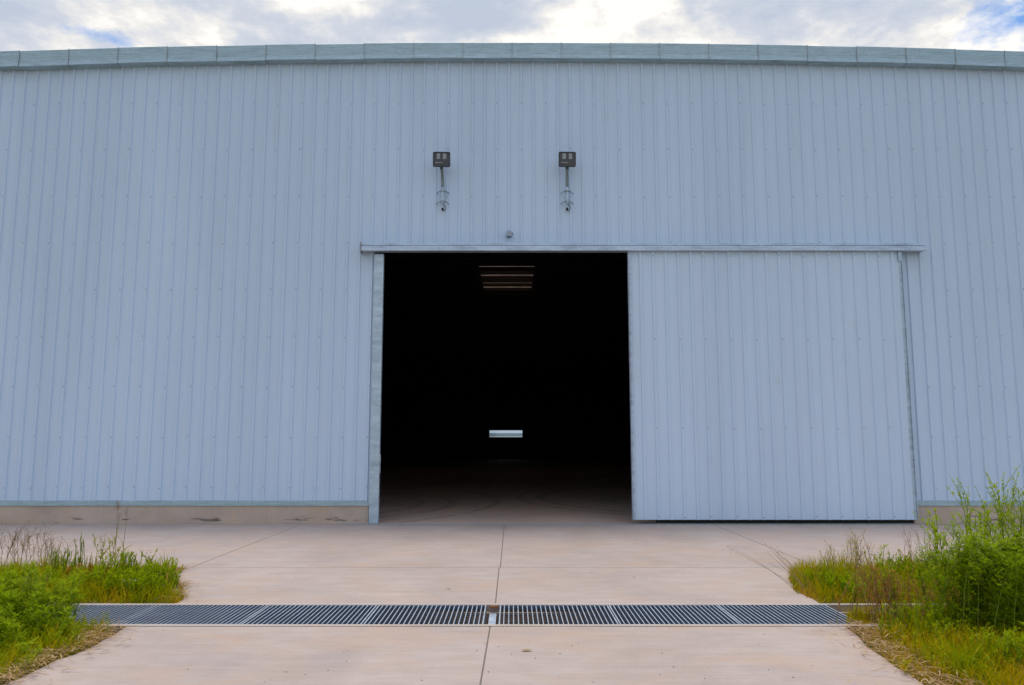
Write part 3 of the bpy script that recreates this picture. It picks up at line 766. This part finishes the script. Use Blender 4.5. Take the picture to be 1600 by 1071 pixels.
def stem_pts(h, lean, a, curve, n=6, wob=.02):
    d = Vector((math.cos(a), math.sin(a), 0)); ph = rnd.uniform(0, 6.28)
    return [Vector((0, 0, h*k/n*(1 - .12*lean*(k/n)))) + d * (h*lean*((k/n)**curve)) + Vector((math.sin(ph + k*1.3), math.cos(ph*1.7 + k*1.1), 0)) * wob * h * (k/n) for k in range(n + 1)]
def along(pts, f):
    k = min(len(pts) - 2, int(f * (len(pts) - 1))); u = f * (len(pts) - 1) - k
    return pts[k].lerp(pts[k+1], u), (pts[k+1] - pts[k]).normalized()
def weed(name, loc, label, cat, n=10, h=.5, spread=.12, lean=(.05, .35), leaves=24, L=.06, wd=.012, start=.15, leafmat='green', stemmat='stem',
         sr=.004, branches=0, up=.5, tint=(.2, .9), tip=None, tips=0, tipmat=None, tipsize=.012, dirbias=None, hvar=.35, group=None, curve=1.6, feather=0):
    """stems from one rootstock, leaves along them, and flowers or seed heads on the tips"""
    root = empty(name, loc, label, cat, group)
    st, lf, fl = MB(), MB(), MB(); crown = st.vert((0, 0, -.03), .3)
    def leafset(pts, cnt, s0, sc):
        for _ in range(cnt):
            f = s0 + (1 - s0) * rnd.random(); p, d = along(pts, f)
            a = rnd.uniform(0, 6.283); o = Vector((math.cos(a), math.sin(a), 0)); dd = (o * (1 - up*.6) + d * up + Vector((0, 0, rnd.uniform(-.15, .25)))).normalized()
            t = max(0, min(1, tint[0] + (tint[1] - tint[0]) * (.55*f + .45*rnd.random())))
            l = L * sc * (1.15 - .55*f) * rnd.uniform(.6, 1.25)
            if feather:
                for q in range(feather):
                    g_ = (q + 1) / (feather + 1); pp = p + dd * l * g_; sdv = dd.cross(Vector((0, 0, 1))).normalized() if abs(dd.z) < .98 else Vector((1, 0, 0))
                    for s in (-1, 1): lf.leaf(pp, dd*.6 + sdv * s, l*.38*(1.1 - g_*.5), wd, t)
                lf.leaf(p, dd, l, wd*.7, t)
            else: lf.leaf(p, dd, l, wd * rnd.uniform(.7, 1.2), t, 0, rnd.uniform(0, .4))
    for s in range(n):
        hh_ = h * (1 - hvar * rnd.random()); a = rnd.uniform(0, 6.283) if dirbias is None else dirbias + rnd.gauss(0, .5)
        b0 = Vector((rnd.gauss(0, spread*.5), rnd.gauss(0, spread*.5), 0))
        pts = [b0 + q for q in stem_pts(hh_, rnd.uniform(*lean), a, curve)]
        rg = st.tube(pts, sr, sr*.4, 4, 0, rnd.random(), False); st.face((crown, rg[0][0], rg[0][1])); leafset(pts, leaves, start, 1)
        ends = [pts[-1]]
        for b in range(branches):
            f = rnd.uniform(.4, .9); p, d = along(pts, f); a2 = rnd.uniform(0, 6.283)
            q = [p + v for v in stem_pts(hh_ * rnd.uniform(.18, .36), rnd.uniform(.3, .8), a2, 1.1, 4)]
            r2 = st.tube(q, sr*.6, sr*.3, 4, 0, rnd.random(), False); kk = min(len(rg) - 1, int(f * (len(rg) - 1))); st.face((rg[kk][0], r2[0][0], r2[0][1])); leafset(q, max(1, leaves // 4) if leaves else 0, .1, .75); ends.append(q[-1])
        if tips:
            for e in ends:
                for _ in range(tips):
                    c = e + Vector((rnd.gauss(0, tipsize*1.2), rnd.gauss(0, tipsize*1.2), rnd.gauss(0, tipsize*1.3)))
                    for k in range(3 if tip != 'petal' else 6):
                        an = rnd.uniform(0, 6.283); fl.leaf(c, Vector((math.cos(an), math.sin(an), rnd.uniform(.1, 1) if tip != 'petal' else .15)), tipsize * rnd.uniform(.7, 1.3), tipsize*.6, rnd.random(), 0, 0)
    st.build('stem', M[stemmat], root)
    if lf.v: lf.build('foliage', M[leafmat], root)
    if fl.v: fl.build('flower_heads' if tip else 'seed_heads', M[tipmat], root)
    return root

def at(px, py):                                # rootstock where the plant meets the soil
    g_ = G(px, py); return (g_.x, g_.y, -.01)
# --- near left bed: feathery green weeds
FW = 'feathery weeds in the near left bed'
weed('feathery_weed', at(8, 985), 'tallest dense feathery green weed in the near left bed', 'weed', 80, .52, .42, (.05, .45), 34, .095, .010, .1, 'deep', feather=3, group=FW)
weed('feathery_weed', at(52, 985), 'feathery green weed leaning over the drain end in the near left bed', 'weed', 50, .34, .28, (.05, .38), 26, .095, .010, .1, 'green', feather=3, group=FW)
weed('feathery_weed', at(-10, 1012), 'feathery dark green weed at the picture edge, near left bed', 'weed', 50, .36, .40, (.05, .45), 28, .095, .010, .1, 'deep', feather=3, group=FW)
weed('feathery_weed', at(95, 1005), 'low bright feathery weed next to the dry straw, near left bed', 'weed', 22, .20, .26, (.1, .6), 18, .06, .007, .1, 'green', feather=3, group=FW)
weed('feathery_weed', at(30, 1030), 'low yellowish feathery weed nearest the front of the left bed', 'weed', 22, .18, .32, (.1, .6), 18, .06, .007, .1, 'lime', feather=2, group=FW)
weed('dry_weed', at(55, 955), 'thin purplish dry weed rising before the left drain end', 'weed', 8, .42, .10, (.05, .3), 6, .04, .008, .3, 'redbrown', 'drystem', branches=2, tips=2, tipmat='seed', tipsize=.012)
# --- far left bed
SW = 'seeding weeds in the far left bed'
weed('seeding_weed', at(5, 905), 'tall dry weed with brown seed heads at the far left of the bed', 'weed', 8, .62, .2, (.05, .35), 4, .04, .008, .2, 'grass', 'drystem', .003, 7, tips=3, tipmat='seed', tipsize=.012, group=SW)
weed('seeding_weed', at(38, 900), 'slender dry weed with the highest brown seed heads, far left bed', 'weed', 6, .74, .15, (.05, .25), 4, .04, .008, .2, 'grass', 'drystem', .003, 6, tips=3, tipmat='seed', tipsize=.011, group=SW)
weed('seeding_weed', at(66, 900), 'bushy dry weed with many brown seed heads beside the upright green weeds', 'weed', 9, .55, .2, (.05, .4), 4, .04, .008, .2, 'grass', 'drystem', .003, 7, tips=3, tipmat='seed', tipsize=.012, group=SW)
def stalk(px, py, toppy, label, lean, head):
    b = at(px, py); Y = b[1]; h = P(px, toppy, Y).z
    root = empty('grass_stalk', b, label, 'grass stalk', 'tall grass stalks in the far left bed')
    pts = [Vector((lean*h*(k/8)**1.5, 0, h*k/8)) for k in range(9)]
    mb = MB(); mb.tube(pts, .0045, .0018, 5, 0, .6, False)
    mb.build('stem', M['drystem'], root)
    mb = MB()
    for f, s in ((.2, 1), (.35, -1), (.5, 1)):
        p, d = along(pts, f); mb.blade(p, (s, .2), .22, .010, .7, .5)
    for _ in range(5): mb.blade(Vector((0,0,0)), (rnd.uniform(-1,1), rnd.uniform(-1,1)), .35*rnd.uniform(.6,1), .010, .5, .7)
    mb.build('blades', M['grass'], root)
    mb = MB()
    for _ in range(head):
        f = rnd.uniform(.86, 1); p, d = along(pts, f); a = rnd.uniform(0, 6.283); L = (1.05 - f)*.45*rnd.uniform(.5, 1.2)
        o = Vector((math.cos(a), math.sin(a), .8)).normalized(); mb.tube([p, p + o*L], .0012, .0008, 3, 0, .5, False)
        for q in (.55, .8, 1): mb.leaf(p + o*L*q, o, .016, .005, rnd.random(), 0, 0)
    mb.build('seed_heads', M['seed'], root)
stalk(179, 888, 782, 'straight tall grass stalk with an open brown seed head above the others', -.01, 26)
stalk(190, 888, 795, 'tall slender grass stalk with a narrow seed head, beside the tallest one', .04, 8)
stalk(174, 890, 800, 'leaning tall grass stalk with almost no seed head', .10, 5)
UW = 'upright spiky weeds in the far left bed'
for px, h_, lab in ((84, .38, 'reddish upright spiky weed nearest the seeding weeds'), (98, .34, 'upright spiky weed second from the seeding weeds'), (112, .42, 'green upright spiky weed with a bent tip'), (124, .52, 'tallest green upright spiky weed, thin pointed top'), (140, .34, 'short green upright spiky weed before the arching weed')):
    weed('spiky_weed', at(px, 905), lab + ', far left bed', 'weed', 7, h_, .10, (.02, .15), 26, .07, .009, .05, 'green', tint=(.2, .8), up=1.3, group=UW)
weed('arching_weed', at(160, 895), 'olive weed with curled dry leaves beside the tall grass stalks', 'weed', 7, .45, .12, (.2, .6), 14, .09, .014, .4, 'grass', 'stem', branches=3, tint=(.3, .8))
BW = 'bushy green weeds along the far left bed'
for px, py, h_, lab in ((205, 908, .36, 'bushy green weed just right of the tall grass stalks'), (232, 918, .26, 'low bushy green weed between two taller ones'), (250, 922, .34, 'fresh green bushy weed at the tip of the far left bed'), (195, 930, .26, 'bushy green weed right behind the drain, small white flowers before it'), (225, 932, .24, 'dark bushy green weed behind the drain, near the bed tip'), (150, 925, .25, 'bushy green weed in the middle of the far left bed')):
    weed('bushy_weed', at(px, py), lab, 'weed', 34, h_, .20, (.05, .40), 26, .07, .015, .08, 'green', tint=(.0, 1), up=.8, group=BW)
for px, py, h_, mt, lab in ((20, 925, .30, 'green', 'leafy weed with broad blades under the leftmost seed heads'), (70, 925, .28, 'deep', 'dark leafy weed in front of the seeding weeds'), (108, 930, .20, 'grass', 'low yellowed leafy weed just behind the drain'), (135, 915, .26, 'redbrown', 'reddish leafy weed in the middle of the bed'), (178, 915, .30, 'deep', 'dark leafy weed at the foot of the tall grass stalks')):
    weed('leafy_weed', at(px, py), lab + ', far left bed', 'weed', 24, h_, .26, (.1, .5), 18, .08, .017, .05, mt, tint=(0, 1), up=.8, group='leafy weeds in the far left bed')
weed('seed_stalk', at(228, 912), 'single thin brown stalk with a round seed head near the bed tip', 'weed', 2, .40, .03, (.02, .15), 3, .03, .006, .1, 'grass', 'drystem', tips=5, tipmat='seed', tipsize=.018)
weed('white_flower', at(200, 934), 'little weed with small white flowers behind the drain', 'flower', 6, .20, .14, (.1, .4), 10, .035, .008, .1, 'green', tip='petal', tips=1, tipmat='petal', tipsize=.016)
# --- right beds
weed('shrub', at(1572, 985), 'large dense dark green feathery shrub at the right edge of the picture', 'shrub', 95, .84, .52, (.05, .36), 40, .105, .016, .08, 'deep', 'stem', .005, 3, feather=2, tint=(0, 1))
weed('shrub', at(1625, 960), 'tall green shrub beyond the large one, partly out of the picture', 'shrub', 44, 1.28, .50, (.03, .22), 40, .10, .018, .1, 'green', 'stem', .005, 3, feather=1, tint=(0, 1), hvar=.6)
WB = 'wispy tall weeds behind the shrub'
for px, py, top, n_, lab in ((1478, 935, 785, 3, 'wispy tall weed with lime leaf tufts nearest the warehouse door'), (1508, 930, 755, 3, 'wispy tall weed with a thin curled top, in front of the wall flashing'), (1530, 930, 790, 5, 'wispy leafy tall weed growing out of the shrub'), (1585, 930, 742, 6, 'tallest wispy weed at the right edge of the picture'), (1555, 930, 775, 5, 'wispy weed with small pale leaves above the shrub')):
    b = at(px, py); weed('wispy_weed', b, lab, 'weed', n_, P(px, top, b[1]).z * 1.02,   .12, (.02, .16), 52, .07, .022, .2, 'lime', 'stem', .005, 3, up=.7, hvar=.3, group=WB)
YWD = 'yellow flowering weeds in the far right bed'
weed('yellow_weed', at(1322, 915), 'dry flowering weed with yellow flowers nearest the concrete', 'weed', 10, .52, .26, (.05, .4), 16, .05, .009, .2, 'grass', 'drystem', .003, 4, tint=(.3, .7), tip='petal', tips=1, tipmat='yellow', tipsize=.013, group=YWD)
weed('yellow_weed', at(1350, 912), 'tallest dry flowering weed with yellow flowers on top', 'weed', 9, .62, .2, (.02, .25), 16, .05, .009, .2, 'grass', 'drystem', .003, 4, tint=(.25, .7), tip='petal', tips=1, tipmat='yellow', tipsize=.014, group=YWD)
weed('dry_bush', at(1385, 975), 'reddish brown dry bushy weed standing in the open drain channel', 'weed', 44, .55, .28, (.1, .5), 22, .045, .010, .3, 'redbrown', 'drystem', .003, 3, tint=(.1, .95))
weed('dry_bush', at(1462, 905), 'pinkish dry bushy weed in front of the wispy weeds', 'weed', 22, .55, .34, (.05, .4), 8, .04, .006, .35, 'redbrown', 'drystem', .003, 3, tips=2, tipmat='seed', tipsize=.010)
weed('dry_bush', at(1490, 965), 'low reddish weed between the shrub and the open channel', 'weed', 34, .34, .32, (.1, .6), 18, .045, .010, .2, 'redbrown', 'drystem', .003, 2)
weed('leaning_grass', at(1262, 928), 'tuft of long bare grass stalks leaning out over the concrete', 'grass tuft', 10, .55, .10, (.6, 1.5), 0, .04, .006, .3, 'grass', 'drystem', .0025, 0, tips=2, tipmat='seed', tipsize=.010, dirbias=math.pi*.97, curve=1.2)
weed('spiky_weed', at(1284, 920), 'bright green spiky weed at the corner of the far right bed', 'weed', 10, .28, .12, (.05, .25), 26, .06, .010, .1, 'green', up=1.2)
FR = 'low green weeds in the far right bed'
for px, py, h_, mt, lab in ((1305, 925, .24, 'green', 'low green weed right beside the spiky corner weed'), (1330, 935, .26, 'deep', 'low dark green weed under the yellow flowers'), (1395, 905, .30, 'grass', 'yellow-green weed midway along the far right bed'), (1425, 905, .33, 'green', 'green weed right of the yellow-green one'), (1450, 930, .34, 'green', 'green weed in front of the pinkish dry one'), (1410, 935, .26, 'grass', 'low olive weed behind the open channel')):
    weed('low_weed', at(px, py), lab + ', far right bed', 'weed', 28, h_, .30, (.05, .5), 22, .075, .014, .08, mt, tint=(.0, 1), up=.8, group=FR)
NR = 'low green weeds in the near right bed'
for px, py, h_, mt, lab in ((1450, 988, .30, 'green', 'green weed growing beside the reddish dry bush'), (1470, 985, .30, 'green', 'green weed at the foot of the large shrub'), (1510, 1020, .24, 'grass', 'yellowish weed in front of the large shrub'), (1570, 1035, .26, 'green', 'green weed nearest the lower right corner'), (1500, 1045, .12, 'grass', 'tiny yellowish weed amid the dry straw')):
    weed('low_weed', at(px, py), lab + ', near right bed', 'weed', 26, h_, .34, (.1, .6), 20, .07, .013, .08, mt, tint=(.0, 1), up=.7, group=NR)

# ------------------------------------------------------------------ crumbs on the concrete
mb = MB()
for k in range(110):
    px, py = rnd.uniform(200, 1330), rnd.choice((rnd.uniform(835, 938), rnd.uniform(985, 1068)))
    g_ = G(px, py)
    if g_.x < -3.0 or g_.x > 2.6: continue
    r = rnd.uniform(.002, .007); q = [mb.vert((g_.x + r*rnd.uniform(.6,1.5)*math.cos(a_), g_.y + r*rnd.uniform(.6,1.2)*math.sin(a_), .001), .2) for a_ in (0, 1.3, 2.5, 3.8, 5)]
    tp = mb.vert((g_.x, g_.y, r*.9), .3)
    for j in range(5): mb.face((q[j], q[(j+1) % 5], tp))
tag(mb.build('debris', M['seed']), 'scattered crumbs of dirt on the concrete driveway', 'debris', kind='stuff')
def dry_leaf(px, py, s, ang, label):
    g_ = G(px, py); mb = MB(); d = Vector((math.cos(ang), math.sin(ang), 0)); n = Vector((-d.y, d.x, 0)); rows_ = []
    for k in range(6):
        f = k/5; wd = s*.22*math.sin(math.pi*(.06 + .88*f)); c = d*(s*(f-.5)) + Vector((0, 0, .004 + .05*s*(abs(f-.5)*2)**2))
        rows_.append((mb.vert(c - n*wd + Vector((0,0,wd*.35)), .3), mb.vert(c, .4), mb.vert(c + n*wd + Vector((0,0,wd*.3)), .3)))
    for A, B in zip(rows_, rows_[1:]): mb.face((A[0], A[1], B[1], B[0])); mb.face((A[1], A[2], B[2], B[1]))
    o = mb.build('dry_leaf', M['straw']); o.location = (g_.x, g_.y, .002); tag(o, label, 'leaf', 'dry leaves on the concrete')
dry_leaf(823, 1018, .085, .1, 'curled tan dry leaf on the concrete in front of the drain')
dry_leaf(701, 921, .05, .8, 'small dark dry leaf on the concrete behind the drain')
dry_leaf(991, 903, .05, 2.4, 'small dry leaf on the slab in front of the door leaf')
